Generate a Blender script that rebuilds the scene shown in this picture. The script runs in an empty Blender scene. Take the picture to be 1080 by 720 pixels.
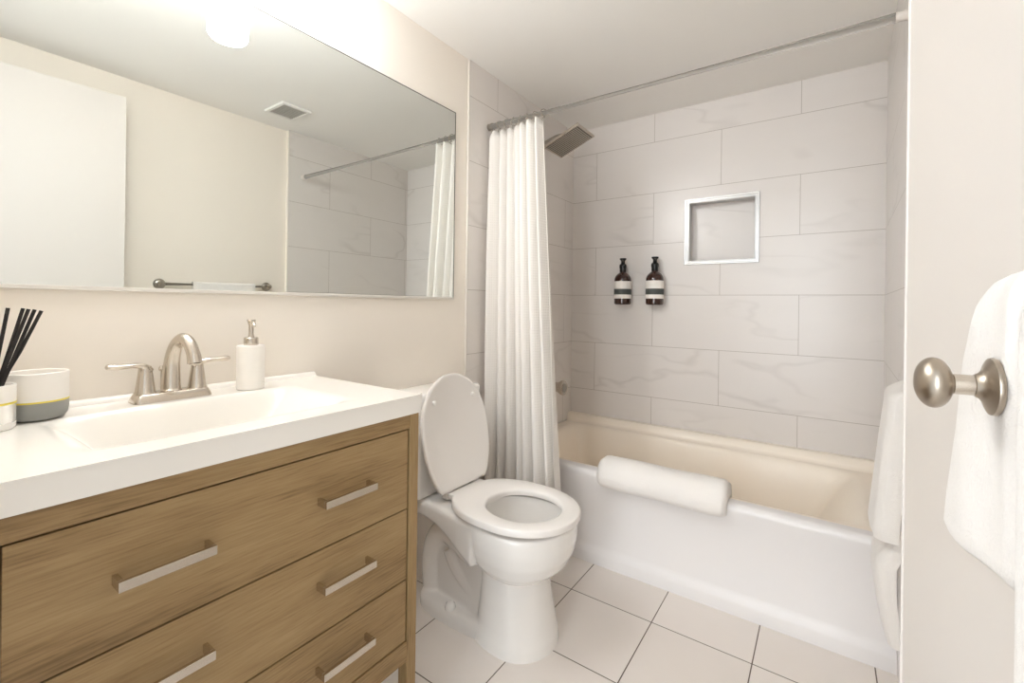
import bpy, bmesh, math, random
from mathutils import Vector, Matrix, Euler
random.seed(7)
C = bpy.context.scene
COL = C.collection

# ------------------------------------------------------------------ camera, world, lights, exposure
F_PX = 475.27
cam_d = bpy.data.cameras.new('camera'); cam = bpy.data.objects.new('camera', cam_d); COL.objects.link(cam)
cam_d.sensor_width = 36.0; cam_d.lens = F_PX * 36.0 / 1080.0
cam_d.shift_y = (321.13 - 360.0) / 1080.0
cam_d.clip_start = 0.01
cam.matrix_world = (Matrix.Translation((1.3119, 0.0, 1.093)) @ Matrix.Rotation(0.60789, 4, 'Z')
                    @ Matrix.Rotation(math.pi / 2, 4, 'X') @ Matrix.Rotation(0.01335, 4, 'Z'))
C.camera = cam

world = bpy.data.worlds.new('world'); C.world = world; world.use_nodes = True
wb = world.node_tree.nodes['Background']
wb.inputs[0].default_value = (0.91, 0.96, 1.0, 1); wb.inputs[1].default_value = 0.9

def area(name, loc, rot, sx, sy, power, col):
    d = bpy.data.lights.new(name, 'AREA'); d.shape = 'RECTANGLE'; d.size = sx; d.size_y = sy
    d.energy = power; d.color = col
    o = bpy.data.objects.new(name, d); COL.objects.link(o); o.location = loc; o.rotation_euler = rot
    return o
# daylight that comes from the hall through the doorway behind the camera
area('hall_daylight', (1.05, -2.2, 1.35), (math.radians(90), 0, 0), 0.9, 2.2, 37.0, (0.90, 0.955, 1.0))
SHADE_GLOW = 37.0

C.view_settings.view_transform = 'Standard'
C.view_settings.look = 'None'
C.view_settings.gamma = 1.0
C.view_settings.use_curve_mapping = False
C.view_settings.exposure = 0.41
C.cycles.max_bounces = 14
C.cycles.diffuse_bounces = 9
C.cycles.glossy_bounces = 6
C.cycles.caustics_reflective = True
C.cycles.caustics_refractive = False
C.cycles.use_denoising = True

# ------------------------------------------------------------------ material helpers
def srgb(r, g, b):
    f = lambda c: (c / 255) / 12.92 if c / 255 <= 0.04045 else ((c / 255 + 0.055) / 1.055) ** 2.4
    return (f(r), f(g), f(b), 1.0)

def mat(name, col, rough=0.5, metal=0.0, spec=0.5, coat=0.0):
    m = bpy.data.materials.new(name); m.use_nodes = True
    b = m.node_tree.nodes['Principled BSDF']
    b.inputs['Base Color'].default_value = col
    b.inputs['Roughness'].default_value = rough
    b.inputs['Metallic'].default_value = metal
    b.inputs['Specular IOR Level'].default_value = spec
    b.inputs['Coat Weight'].default_value = coat
    return m

class NT:
    def __init__(s, m):
        s.t = m.node_tree; s.b = s.t.nodes['Principled BSDF']
    def n(s, typ, **kw):
        nd = s.t.nodes.new(typ)
        for k, v in kw.items():
            if k.startswith('i_'):
                nd.inputs[k[2:].replace('_', ' ')].default_value = v
            else: setattr(nd, k, v)
        return nd
    def l(s, a, b): s.t.links.new(a, b)
    def math(s, op, a, b=None, clamp=False):
        nd = s.t.nodes.new('ShaderNodeMath'); nd.operation = op; nd.use_clamp = clamp
        for i, v in enumerate((a, b)):
            if v is None: continue
            if isinstance(v, (int, float)): nd.inputs[i].default_value = v
            else: s.l(v, nd.inputs[i])
        return nd.outputs[0]
    def mix(s, f, a, b):
        nd = s.t.nodes.new('ShaderNodeMix'); nd.data_type = 'RGBA'
        for idx, v in ((0, f), (6, a), (7, b)):
            if isinstance(v, (int, float, tuple)): nd.inputs[idx].default_value = v
            else: s.l(v, nd.inputs[idx])
        return nd.outputs[2]
    def ramp(s, f, stops):
        nd = s.t.nodes.new('ShaderNodeValToRGB')
        el = nd.color_ramp.elements
        while len(el) < len(stops): el.new(0.5)
        for e, (p, c) in zip(el, stops): e.position = p; e.color = c
        s.l(f, nd.inputs[0]); return nd.outputs[0]
    def bump(s, h, strength=0.2, dist=0.002):
        nd = s.n('ShaderNodeBump'); nd.inputs['Strength'].default_value = strength
        nd.inputs['Distance'].default_value = dist
        s.l(h, nd.inputs['Height']); s.l(nd.outputs[0], s.b.inputs['Normal'])

def paint(name, col, rough=0.6, bump=0.05):
    m = mat(name, col, rough, spec=0.3); t = NT(m)
    co = t.n('ShaderNodeTexCoord'); no = t.n('ShaderNodeTexNoise', i_Scale=160.0, i_Detail=3.0)
    t.l(co.outputs['Object'], no.inputs['Vector']); t.bump(no.outputs[0], bump, 0.001)
    return m

M = {}
M['wall'] = paint('warm_cream_wall_paint', srgb(236, 229, 219))
M['ceiling'] = paint('white_ceiling_paint', srgb(240, 238, 234))
M['door'] = paint('off_white_door_paint', srgb(217, 211, 205), 0.45, 0.03)
M['white_plastic'] = mat('white_plastic', srgb(232, 230, 226), 0.35)
M['porcelain'] = mat('white_porcelain', srgb(232, 229, 225), 0.12, coat=0.3)
M['seat'] = mat('white_seat_plastic', srgb(233, 229, 225), 0.25)
M['enamel'] = mat('white_tub_enamel', srgb(230, 227, 226), 0.38, coat=0.05)
M['cream_enamel'] = mat('cream_tub_enamel', srgb(243, 233, 219), 0.36, coat=0.05)
M['sink'] = mat('white_cultured_marble', srgb(236, 232, 225), 0.22, coat=0.2)
M['nickel'] = mat('brushed_nickel', srgb(206, 197, 185), 0.25, 1.0)
M['satin'] = mat('satin_nickel', srgb(176, 165, 151), 0.33, 1.0)
M['chrome'] = mat('polished_chrome', srgb(240, 239, 236), 0.22, 0.55)
M['dark_nickel'] = mat('dark_brushed_nickel', srgb(168, 162, 152), 0.3, 1.0)
M['trim'] = mat('pale_anodised_trim', srgb(222, 217, 210), 0.35, 0.15)
M['cap'] = mat('pale_rod_cap', srgb(214, 207, 200), 0.4)
M['mirror'] = mat('mirror_silver', (0.84, 0.865, 0.84, 1), 0.0, 1.0)
M['mirror_edge'] = mat('mirror_edge_dark', srgb(84, 84, 80), 0.3, 0.6)
M['amber'] = mat('amber_glass', srgb(52, 24, 12), 0.08, coat=0.5)
M['black'] = mat('black_plastic', srgb(18, 16, 15), 0.25)
M['reed'] = mat('black_reed', srgb(38, 33, 31), 0.7)
M['label'] = mat('white_paper_label', srgb(238, 233, 226), 0.6)
M['label_dark'] = mat('grey_green_label_band', srgb(74, 78, 74), 0.6)
M['ceramic'] = mat('white_matt_ceramic', srgb(238, 234, 228), 0.4)
M['grey_ceramic'] = mat('grey_ceramic', srgb(142, 143, 139), 0.45)
M['yellow'] = mat('yellow_ring', srgb(226, 206, 74), 0.5)
M['frame_metal'] = mat('brushed_aluminium', srgb(184, 183, 181), 0.34, 0.9)
M['dark'] = mat('gap_shade', srgb(30, 22, 16), 0.8)  # near-black colour stands in for the shade in the drawer gaps
M['grille'] = mat('grey_vent_grille', srgb(176, 173, 166), 0.5)

def towel_mat(name, col, scale=420.0, strength=0.55, dist=0.004):
    m = mat(name, col, 0.95, spec=0.1); t = NT(m)
    m.node_tree.nodes['Principled BSDF'].inputs['Sheen Weight'].default_value = 0.25
    co = t.n('ShaderNodeTexCoord'); a = t.n('ShaderNodeTexNoise', i_Scale=scale, i_Detail=4.0)
    b = t.n('ShaderNodeTexNoise', i_Scale=38.0, i_Detail=3.0)
    t.l(co.outputs['Object'], a.inputs['Vector']); t.l(co.outputs['Object'], b.inputs['Vector'])
    s = t.math('ADD', t.math('MULTIPLY', a.outputs[0], 0.5), b.outputs[0])
    t.bump(s, strength, dist)
    return m
M['towel'] = towel_mat('white_terry', srgb(233, 229, 225))

def curtain_mat():
    m = mat('white_waffle_curtain', srgb(232, 228, 223), 0.9, spec=0.1); t = NT(m)
    co = t.n('ShaderNodeUVMap'); se = t.n('ShaderNodeSeparateXYZ'); t.l(co.outputs[0], se.inputs[0])
    w = 2 * math.pi / 0.011
    a = t.math('SINE', t.math('MULTIPLY', se.outputs[0], w)); b = t.math('SINE', t.math('MULTIPLY', se.outputs[1], w))
    no = t.n('ShaderNodeTexNoise', i_Scale=60.0, i_Detail=3.0); t.l(co.outputs[0], no.inputs['Vector'])
    h = t.math('ADD', t.math('ADD', a, b), t.math('MULTIPLY', no.outputs[0], 1.6))
    t.bump(h, 0.22, 0.0008)
    return m
M['curtain'] = curtain_mat()

def wood(name, axis):
    m = mat(name, (0.3, 0.2, 0.1, 1), 0.5, spec=0.35); t = NT(m)
    co = t.n('ShaderNodeTexCoord'); oi = t.n('ShaderNodeObjectInfo')
    off = t.n('ShaderNodeVectorMath', operation='ADD'); t.l(co.outputs['Object'], off.inputs[0])
    rnd = t.math('MULTIPLY', oi.outputs['Random'], 7.0); cx = t.n('ShaderNodeCombineXYZ')
    t.l(rnd, cx.inputs[0]); t.l(rnd, cx.inputs[2]); t.l(cx.outputs[0], off.inputs[1])
    def noise(sc, detail, dist=0.0):
        mp = t.n('ShaderNodeMapping'); mp.inputs['Scale'].default_value = sc
        t.l(off.outputs[0], mp.inputs['Vector'])
        no = t.n('ShaderNodeTexNoise', i_Scale=1.0, i_Detail=detail, i_Distortion=dist)
        t.l(mp.outputs[0], no.inputs['Vector']); return no.outputs[0]
    fine = noise((300, 16, 300) if axis == 'Y' else (300, 300, 16), 4.0)
    broad = noise((11, 1.5, 11) if axis == 'Y' else (11, 11, 1.5), 3.0, 0.9)
    g = t.math('ADD', t.math('MULTIPLY', fine, 0.45), t.math('MULTIPLY', broad, 0.55))
    col = t.ramp(g, [(0.32, srgb(116, 92, 60)), (0.45, srgb(146, 119, 81)), (0.56, srgb(156, 130, 91)), (0.70, srgb(168, 142, 103))])
    t.l(col, t.b.inputs['Base Color'])
    t.bump(fine, 0.25, 0.001)
    return m
M['wood_h'] = wood('oak_horizontal_grain', 'Y')
M['wood_v'] = wood('oak_vertical_grain', 'Z')
M['wood_dark'] = mat('oak_inside_shade', srgb(110, 84, 56), 0.6)

RH, TW = 0.2871, 0.6964          # wall tile row height and length (12 x 24 in format laid half bond)
Z1 = 2.0181                      # height of the joint below the top row
def tile_mat(name, joints=True):
    m = mat(name, srgb(215, 208, 201), 0.28, spec=0.45); t = NT(m)
    uv = t.n('ShaderNodeUVMap')
    br = t.n('ShaderNodeTexBrick', offset=0.5, offset_frequency=2, squash=1.0, squash_frequency=2)
    br.inputs['Color1'].default_value = (0, 0, 0, 1); br.inputs['Color2'].default_value = (1, 1, 1, 1)
    br.inputs['Mortar'].default_value = (0.5, 0.5, 0.5, 1); br.inputs['Scale'].default_value = 1.0
    br.inputs['Mortar Size'].default_value = 0.0012 if joints else 0.0; br.inputs['Mortar Smooth'].default_value = 0.15
    br.inputs['Bias'].default_value = 0.0
    br.inputs['Brick Width'].default_value = TW; br.inputs['Row Height'].default_value = RH
    t.l(uv.outputs[0], br.inputs['Vector'])
    sep = t.n('ShaderNodeSeparateColor'); t.l(br.outputs['Color'], sep.inputs[0])
    cx = t.n('ShaderNodeCombineXYZ'); t.l(t.math('MULTIPLY', sep.outputs[0], 31.7), cx.inputs[0])
    t.l(t.math('MULTIPLY', sep.outputs[0], 17.3), cx.inputs[1])
    ad = t.n('ShaderNodeVectorMath', operation='ADD'); t.l(uv.outputs[0], ad.inputs[0]); t.l(cx.outputs[0], ad.inputs[1])
    rot = t.n('ShaderNodeMapping'); rot.inputs['Rotation'].default_value = (0, 0, math.radians(28)); rot.inputs['Scale'].default_value = (0.8, 2.3, 1)
    t.l(ad.outputs[0], rot.inputs['Vector'])
    n1 = t.n('ShaderNodeTexNoise', i_Scale=1.5, i_Detail=3.0, i_Roughness=0.45, i_Distortion=0.15); t.l(rot.outputs[0], n1.inputs['Vector'])
    n2 = t.n('ShaderNodeTexNoise', i_Scale=1.5, i_Detail=2.0); t.l(ad.outputs[0], n2.inputs['Vector'])
    n3 = t.n('ShaderNodeTexNoise', i_Scale=3.5, i_Detail=5.0); t.l(rot.outputs[0], n3.inputs['Vector'])
    d = t.math('ABSOLUTE', t.math('SUBTRACT', n1.outputs[0], 0.5))
    vein = t.math('SUBTRACT', 1.0, t.math('DIVIDE', d, 0.020), True)
    mask = t.math('MULTIPLY', t.math('SUBTRACT', n2.outputs[0], 0.46, True), 6.0, True)
    v = t.math('MULTIPLY', t.math('MULTIPLY', vein, mask), 0.22)
    cloud = t.mix(t.math('MULTIPLY', n3.outputs[0], 0.30), srgb(224, 219, 215), srgb(206, 200, 194))
    c = t.mix(v, cloud, srgb(150, 142, 133))
    if joints:
        c = t.mix(br.outputs['Fac'], c, srgb(168, 159, 150))
        t.bump(t.math('SUBTRACT', 1.0, br.outputs['Fac']), 0.4, 0.0015)
    t.l(c, t.b.inputs['Base Color'])
    return m
M['tile'] = tile_mat('veined_marble_wall_tile')
M['tile_plain'] = tile_mat('veined_marble_niche', False)

def floor_mat():
    m = mat('cream_floor_tile', srgb(205, 197, 188), 0.38, spec=0.4); t = NT(m)
    co = t.n('ShaderNodeTexCoord'); se = t.n('ShaderNodeSeparateXYZ'); t.l(co.outputs['Object'], se.inputs[0])
    def line(sock, origin, step):
        u = t.math('DIVIDE', t.math('SUBTRACT', sock, origin - 40 * step), step)
        f = t.math('FRACT', u); e = t.math('MINIMUM', f, t.math('SUBTRACT', 1.0, f))
        return t.math('SUBTRACT', 1.0, t.math('DIVIDE', t.math('SUBTRACT', t.math('MULTIPLY', e, step), 0.0012, True), 0.0010, True), True), t.math('FLOOR', u)
    lx, ix = line(se.outputs[0], 0.5195, 0.3095); ly, iy = line(se.outputs[1], 1.2535, 0.3115)
    g = t.math('MAXIMUM', lx, ly)
    wn = t.n('ShaderNodeTexWhiteNoise', noise_dimensions='2D'); cx = t.n('ShaderNodeCombineXYZ'); t.l(ix, cx.inputs[0]); t.l(iy, cx.inputs[1])
    t.l(cx.outputs[0], wn.inputs['Vector'])
    no = t.n('ShaderNodeTexNoise', i_Scale=5.0, i_Detail=4.0); t.l(co.outputs['Object'], no.inputs['Vector'])
    f = t.math('ADD', t.math('MULTIPLY', wn.outputs[0], 0.35), t.math('MULTIPLY', no.outputs[0], 0.5))
    c = t.mix(f, srgb(231, 224, 218), srgb(220, 212, 205))
    c = t.mix(g, c, srgb(92, 78, 66))
    t.l(c, t.b.inputs['Base Color'])
    t.bump(t.math('SUBTRACT', 1.0, g), 0.5, 0.002)
    return m
M['floor'] = floor_mat()

def glow(name, col, strength):
    m = mat(name, srgb(245, 243, 238), 0.3); b = m.node_tree.nodes['Principled BSDF']
    b.inputs['Emission Color'].default_value = col; b.inputs['Emission Strength'].default_value = strength
    return m
M['glow'] = glow('lit_opal_glass', (0.92, 0.955, 1.0, 1), SHADE_GLOW)

# ------------------------------------------------------------------ mesh helpers
def V(*a): return Vector(a)

def box(bm, x0, x1, y0, y1, z0, z1, bev=0.0, seg=2):
    t = bmesh.new(); r = bmesh.ops.create_cube(t, size=1)
    for v in r['verts']:
        v.co = V(x0 + (v.co.x + .5) * (x1 - x0), y0 + (v.co.y + .5) * (y1 - y0), z0 + (v.co.z + .5) * (z1 - z0))
    if bev: bmesh.ops.bevel(t, geom=t.edges[:], offset=bev, segments=seg, profile=0.5, affect='EDGES')
    join(bm, t); return bm

def join(bm, t, mtx=None):
    if mtx is not None: bmesh.ops.transform(t, matrix=mtx, verts=t.verts)
    me = bpy.data.meshes.new('tmp'); t.to_mesh(me); t.free(); bm.from_mesh(me); bpy.data.meshes.remove(me)

def rings(bm, rs, cap0=True, cap1=True, closed=True):
    """loft: list of rings with the same number of points"""
    L = [[bm.verts.new(p) for p in r] for r in rs]
    n = len(L[0])
    for a, b in zip(L, L[1:]):
        for i in range(n if closed else n - 1):
            j = (i + 1) % n
            bm.faces.new((a[i], a[j], b[j], b[i]))
    if cap0: bm.faces.new(list(reversed(L[0])))
    if cap1: bm.faces.new(L[-1])
    return L

def frame_from(d):
    d = d.normalized(); up = V(0, 0, 1) if abs(d.z) < 0.95 else V(1, 0, 0)
    u = d.cross(up).normalized(); w = u.cross(d).normalized(); return u, w

def lathe(bm, prof, origin, axis=(0, 0, 1), n=40):
    """prof: (radius, height) pairs along axis"""
    o = Vector(origin); d = Vector(axis).normalized(); u, w = frame_from(d)
    rs = []
    for r, h in prof:
        r = max(r, 1e-5)
        rs.append([o + d * h + (u * math.cos(2 * math.pi * i / n) + w * math.sin(2 * math.pi * i / n)) * r for i in range(n)])
    rings(bm, rs); return bm

def tube(bm, pts, rad, n=16, squash=None):
    """swept tube; rad a number or list; squash = list of (ru, rw) multipliers"""
    pts = [Vector(p) for p in pts]; m = len(pts)
    rad = [rad] * m if isinstance(rad, (int, float)) else rad
    rs = []; pu = None
    for i, p in enumerate(pts):
        d = (pts[min(i + 1, m - 1)] - pts[max(i - 1, 0)]).normalized()
        if pu is None: u, w = frame_from(d)
        else:
            u = (pu - d * pu.dot(d)).normalized(); w = d.cross(u).normalized()
        pu = u
        su, sw = squash[i] if squash else (1, 1)
        rs.append([p + u * math.cos(2 * math.pi * k / n) * rad[i] * su + w * math.sin(2 * math.pi * k / n) * rad[i] * sw for k in range(n)])
    rings(bm, rs); return bm

def spline(pts, per=8):
    P = [Vector(p) for p in pts]; out = []
    for i in range(len(P) - 1):
        p0 = P[max(i - 1, 0)]; p1 = P[i]; p2 = P[i + 1]; p3 = P[min(i + 2, len(P) - 1)]
        for k in range(per):
            t = k / per
            out.append(0.5 * ((2 * p1) + (p2 - p0) * t + (2 * p0 - 5 * p1 + 4 * p2 - p3) * t * t + (3 * p1 - p0 - 3 * p2 + p3) * t ** 3))
    out.append(P[-1]); return out

def sphere(bm, c, r, sx=1, sy=1, sz=1, n=32):
    t = bmesh.new(); bmesh.ops.create_uvsphere(t, u_segments=n, v_segments=n // 2, radius=r)
    join(bm, t, Matrix.Translation(c) @ Matrix.Diagonal((sx, sy, sz, 1))); return bm

def finish(name, bm, material, parent=None, base=None, smooth=True, angle=35, mods=None):
    bmesh.ops.recalc_face_normals(bm, faces=bm.faces[:])
    me = bpy.data.meshes.new(name); bm.to_mesh(me); bm.free()
    mats = material if isinstance(material, (list, tuple)) else [material]
    for m in mats: me.materials.append(m)
    o = bpy.data.objects.new(name, me); COL.objects.link(o)
    if smooth:
        me.polygons.foreach_set('use_smooth', [True] * len(me.polygons))
        me.set_sharp_from_angle(angle=math.radians(angle))
    if parent is not None:
        w = V(0, 0, 0); q = parent
        while q is not None: w += q.location; q = q.parent
        me.transform(Matrix.Translation(-w)); o.parent = parent
    elif base is not None:
        me.transform(Matrix.Translation(-Vector(base))); o.location = base
    return o

def thing(name, label, cat, loc, group=None):
    o = bpy.data.objects.new(name, None); COL.objects.link(o); o.location = loc; o.empty_display_size = 0.05
    o['label'] = label; o['category'] = cat
    if group: o['group'] = group
    return o

def tag(o, label, cat, group=None):
    o['label'] = label; o['category'] = cat
    if group: o['group'] = group
    return o

def struct(name, bm, material, label=None, **kw):
    o = finish(name, bm, material, **kw); o['kind'] = 'structure'
    if label: o['label'] = label
    return o

def quad(bm, pts, uv=None):
    lay = bm.loops.layers.uv.verify()
    f = bm.faces.new([bm.verts.new(p) for p in pts])
    if uv:
        for l, c in zip(f.loops, uv): l[lay].uv = c
    return f

def super_ring(cx, cy, hx, hy, z, n=48, p=2.0):
    out = []
    for i in range(n):
        a = 2 * math.pi * i / n; c, s = math.cos(a), math.sin(a)
        out.append(V(cx + hx * math.copysign(abs(c) ** (2 / p), c), cy + hy * math.copysign(abs(s) ** (2 / p), s), z))
    return out

def smoothstep(a, b, x):
    t = min(1, max(0, (x - a) / (b - a))); return t * t * (3 - 2 * t)

# ------------------------------------------------------------------ room shell
W, B, H = 1.524, 2.5363, 2.177
TRIM_Y = 1.527

bm = bmesh.new(); box(bm, -0.1, 1.75, -1.6, B + 0.12, -0.1, 0.0)
struct('floor', bm, M['floor'], smooth=False)
bm = bmesh.new(); box(bm, -0.1, 1.75, -0.1, B + 0.12, H, H + 0.1)
struct('ceiling', bm, M['ceiling'], smooth=False)
bm = bmesh.new(); box(bm, -0.1, 0.0, -0.1, B + 0.12, 0, H)
struct('wall_left', bm, M['wall'], smooth=False)
bm = bmesh.new(); box(bm, W, W + 0.1, -0.1, B + 0.12, 0, H)
struct('wall_right', bm, M['wall'], smooth=False)
# entry wall with the doorway the camera stands in
bm = bmesh.new()
box(bm, 0.0, 0.60, -0.1, 0.0, 0, H); box(bm, 1.462, W, -0.1, 0.0, 0, H); box(bm, 0.60, 1.462, -0.1, 0.0, 2.045, H)
struct('wall_front', bm, M['wall'], smooth=False)

# back wall: tiles with a niche hole
NX0, NX1, NZ0, NZ1, ND = 0.700, 1.022, 1.336, 1.654, 0.085
UB, VB = 0.163, Z1 - 8 * RH
def tq(bm, x0, x1, z0, z1, y=B):
    quad(bm, [V(x0, y, z0), V(x1, y, z0), V(x1, y, z1), V(x0, y, z1)],
         [(x0 - UB + 7 * TW, z0 - VB), (x1 - UB + 7 * TW, z0 - VB), (x1 - UB + 7 * TW, z1 - VB), (x0 - UB + 7 * TW, z1 - VB)])
bm = bmesh.new()
tq(bm, 0, NX0, 0, H); tq(bm, NX1, W, 0, H); tq(bm, NX0, NX1, 0, NZ0); tq(bm, NX0, NX1, NZ1, H)
yb = B + ND
nf = []
def nq(pts, uv): f = quad(bm, pts, uv); f.material_index = 1
nq([V(NX0, yb, NZ0), V(NX1, yb, NZ0), V(NX1, yb, NZ1), V(NX0, yb, NZ1)], [(3.1, 1.2), (3.1 + NX1 - NX0, 1.2), (3.1 + NX1 - NX0, 1.2 + NZ1 - NZ0), (3.1, 1.2 + NZ1 - NZ0)])
for x in (NX0, NX1): nq([V(x, B, NZ0), V(x, yb, NZ0), V(x, yb, NZ1), V(x, B, NZ1)], [(0.2, 0.3), (0.3, 0.3), (0.3, 0.6), (0.2, 0.6)])
for z in (NZ0, NZ1): nq([V(NX0, B, z), V(NX1, B, z), V(NX1, yb, z), V(NX0, yb, z)], [(0.4, 0.3), (0.7, 0.3), (0.7, 0.4), (0.4, 0.4)])
bmesh.ops.remove_doubles(bm, verts=bm.verts[:], dist=1e-5)
struct('wall_back', bm, [M['tile'], M['tile_plain']], smooth=False)

# tiled panels on both end walls of the alcove
UL, UR = 1.386, 1.820
def side_panel(name, x_front, x_back, x_wall, u0):
    bm = bmesh.new(); y0, y1 = TRIM_Y, B
    lay = bm.loops.layers.uv.verify()
    uv = [(y0 - u0 + 7 * TW, -VB), (y1 - u0 + 7 * TW, -VB), (y1 - u0 + 7 * TW, H - VB), (y0 - u0 + 7 * TW, H - VB)]
    quad(bm, [V(x_front, y0, 0), V(x_back, y1, 0), V(x_back, y1, H), V(x_front, y0, H)], uv)
    quad(bm, [V(x_front, y0, 0), V(x_wall, y0, 0), V(x_wall, y0, H), V(x_front, y0, H)], [(.1, .1), (.12, .1), (.12, .2), (.1, .2)])
    bm.faces.ensure_lookup_table(); bm.faces[1].material_index = 1
    return struct(name, bm, [M['tile'], M['wall']], smooth=False)
side_panel('wall_left_tiled', 0.006, 0.006, 0.0, UL)
side_panel('wall_right_tiled', 1.492, 1.5235, W, UR)
bm = bmesh.new(); box(bm, 0.0, 0.0095, TRIM_Y - 0.008, TRIM_Y, 0, H - 0.002, 0.0015)
struct('trim_1', bm, M['trim'], 'pale metal strip closing the tile edge beside the shower curtain')
bm = bmesh.new(); box(bm, 1.489, 1.4965, TRIM_Y - 0.006, TRIM_Y, 0, H - 0.002, 0.001)
struct('trim_2', bm, M['trim'], 'pale metal strip closing the tile edge behind the open door')
# niche frame
bm = bmesh.new()
fo = (0.681, 1.039, 1.319, 1.672)
def ring_box(bm, o, i, y0, y1):
    a = [V(o[0], y0, o[2]), V(o[1], y0, o[2]), V(o[1], y0, o[3]), V(o[0], y0, o[3])]
    b = [V(i[0], y0, i[2]), V(i[1], y0, i[2]), V(i[1], y0, i[3]), V(i[0], y0, i[3])]
    A = [bm.verts.new(p) for p in a]; Bv = [bm.verts.new(p) for p in b]
    A2 = [bm.verts.new(p + V(0, y1 - y0, 0)) for p in a]; B2 = [bm.verts.new(p + V(0, y1 - y0, 0)) for p in b]
    for k in range(4):
        j = (k + 1) % 4
        for q in ((A[k], A[j], Bv[j], Bv[k]), (A2[k], A2[j], A[j], A[k]), (Bv[k], Bv[j], B2[j], B2[k]), (A2[j], A2[k], B2[k], B2[j])): bm.faces.new(q)
ring_box(bm, fo, (0.6915, 1.0305, 1.3275, 1.6625), B - 0.008, B - 0.0003)
ring_box(bm, (0.6910, 1.0310, 1.3270, 1.6630), (0.7005, 1.0215, 1.3365, 1.6535), B - 0.004, B - 0.0003)
ring_box(bm, (0.7, 1.022, 1.336, 1.654), (0.7055, 1.0165, 1.3415, 1.6485), B - 0.001, B + 0.05)
bmesh.ops.bevel(bm, geom=[e for e in bm.edges if e.is_manifold], offset=0.0015, segments=1, affect='EDGES')
struct('trim_3', bm, M['frame_metal'], 'pale metal frame around the recessed shower niche', smooth=False)

# ------------------------------------------------------------------ open door
D0 = V(1.4226, 0.0, 0.0)
DD = V(-0.0483, 1.0, 0).normalized(); DN = V(-1.0, -0.0483, 0).normalized()      # along the leaf, out of its face
DLEN = 0.690
def dpt(s, out, z): return D0 + DD * s + DN * out + V(0, 0, z)
bm = bmesh.new(); t = bmesh.new(); bmesh.ops.create_cube(t, size=1)
for v in t.verts: v.co = dpt((v.co.x + .5) * DLEN, (v.co.y - .5) * 0.035, 0.012 + (v.co.z + .5) * 2.02)
bmesh.ops.bevel(t, geom=t.edges[:], offset=0.002, segments=2, affect='EDGES'); join(bm, t)
door = struct('door_1', bm, M['door'], 'off-white door standing open at the right edge of the room', base=dpt(0, 0, 0))
def dproj(y): return (y - D0.y) / DD.y
# knob on the door: flared rose, neck, ball
KC = dpt(dproj(0.3795), 0, 1.0485)
SO = 0.0094
KR = 0.89
bm = bmesh.new()
lathe(bm, [(r * KR, h) for r, h in [(0.0085, 0.0005), (0.0085, SO), (0.0176, SO), (0.0186, SO + 0.0006), (0.0190, SO + 0.0018), (0.0186, SO + 0.0032), (0.0168, SO + 0.0040), (0.0134, SO + 0.0050), (0.0106, SO + 0.0062), (0.0086, SO + 0.0077), (0.0076, SO + 0.0092), (0.0072, SO + 0.0098)]], KC, DN, 48)
rose = finish('knob_rose', bm, M['satin'], parent=door)
bm = bmesh.new()
lathe(bm, [(r * KR, h) for r, h in [(0.0052, SO + 0.009), (0.0064, SO + 0.0098), (0.0068, SO + 0.0102), (0.0068, SO + 0.0190), (0.0060, SO + 0.0200)]], KC, DN, 40)
rn = finish('knob_neck', bm, M['nickel'], parent=rose)
bm = bmesh.new()
prof = []
for i in range(25):
    a = math.pi * i / 24; prof.append((0.0174 * KR * math.sin(a) ** 0.93 if 0 < i < 24 else 0, SO + 0.0190 + 0.0090 * (1 - math.cos(a))))
lathe(bm, prof, KC, DN, 48)
finish('knob_ball', bm, M['satin'], parent=rose)

# towels on the door -------------------------------------------------
def door_towel(name, outline, off0, th, hole=None, n_u=40, n_v=60, label='', seed=0):
    """draped towel lying against the door; outline(v)->(s_near, s_far, z) for v 0 top..1 bottom"""
    bm = bmesh.new(); rnd = random.Random(seed)
    ph = [rnd.uniform(0, 6) for _ in range(4)]
    F = []; K = []
    for j in range(n_v + 1):
        v = j / n_v; rf = []; rk = []
        for i in range(n_u + 1):
            u = i / n_u; s, z = outline(u, v)
            e = min(u, 1 - u, v * 1.4, (1 - v) * 1.4)
            puff = th * (0.35 + 0.65 * min(1, e / 0.10) ** 0.5) + 0.0012 * math.sin(9 * u + ph[0] + 2 * v) * min(1, e * 8)
            rf.append(bm.verts.new(dpt(s, off0 + puff, z))); rk.append(bm.verts.new(dpt(s, off0, z)))
        F.append(rf); K.append(rk)
    skip = set()
    if hole:
        hs, hz, hr = hole
        for j in range(n_v):
            for i in range(n_u):
                s, z = outline((i + .5) / n_u, (j + .5) / n_v)
                if math.hypot(s - hs, z - hz) < hr: skip.add((i, j))
    for j in range(n_v):
        for i in range(n_u):
            if (i, j) in skip: continue
            bm.faces.new((F[j][i], F[j][i + 1], F[j + 1][i + 1], F[j + 1][i])); bm.faces.new((K[j][i], K[j + 1][i], K[j + 1][i + 1], K[j][i + 1]))
            for (a, b, di, dj) in (((i, j), (i + 1, j), 0, -1), ((i + 1, j), (i + 1, j + 1), 1, 0), ((i + 1, j + 1), (i, j + 1), 0, 1), ((i, j + 1), (i, j), -1, 0)):
                q = (i + di, j + dj)
                if q in skip or not (0 <= q[0] < n_u and 0 <= q[1] < n_v):
                    bm.faces.new((F[a[1]][a[0]], K[a[1]][a[0]], K[b[1]][b[0]], F[b[1]][b[0]]))
    for v in [v for v in bm.verts if not v.link_faces]: bm.verts.remove(v)
    o = finish(name, bm, M['towel'], base=dpt(outline(0.5, 0)[0], 0, 1.1), angle=75)
    return tag(o, label, 'towel')

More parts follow.
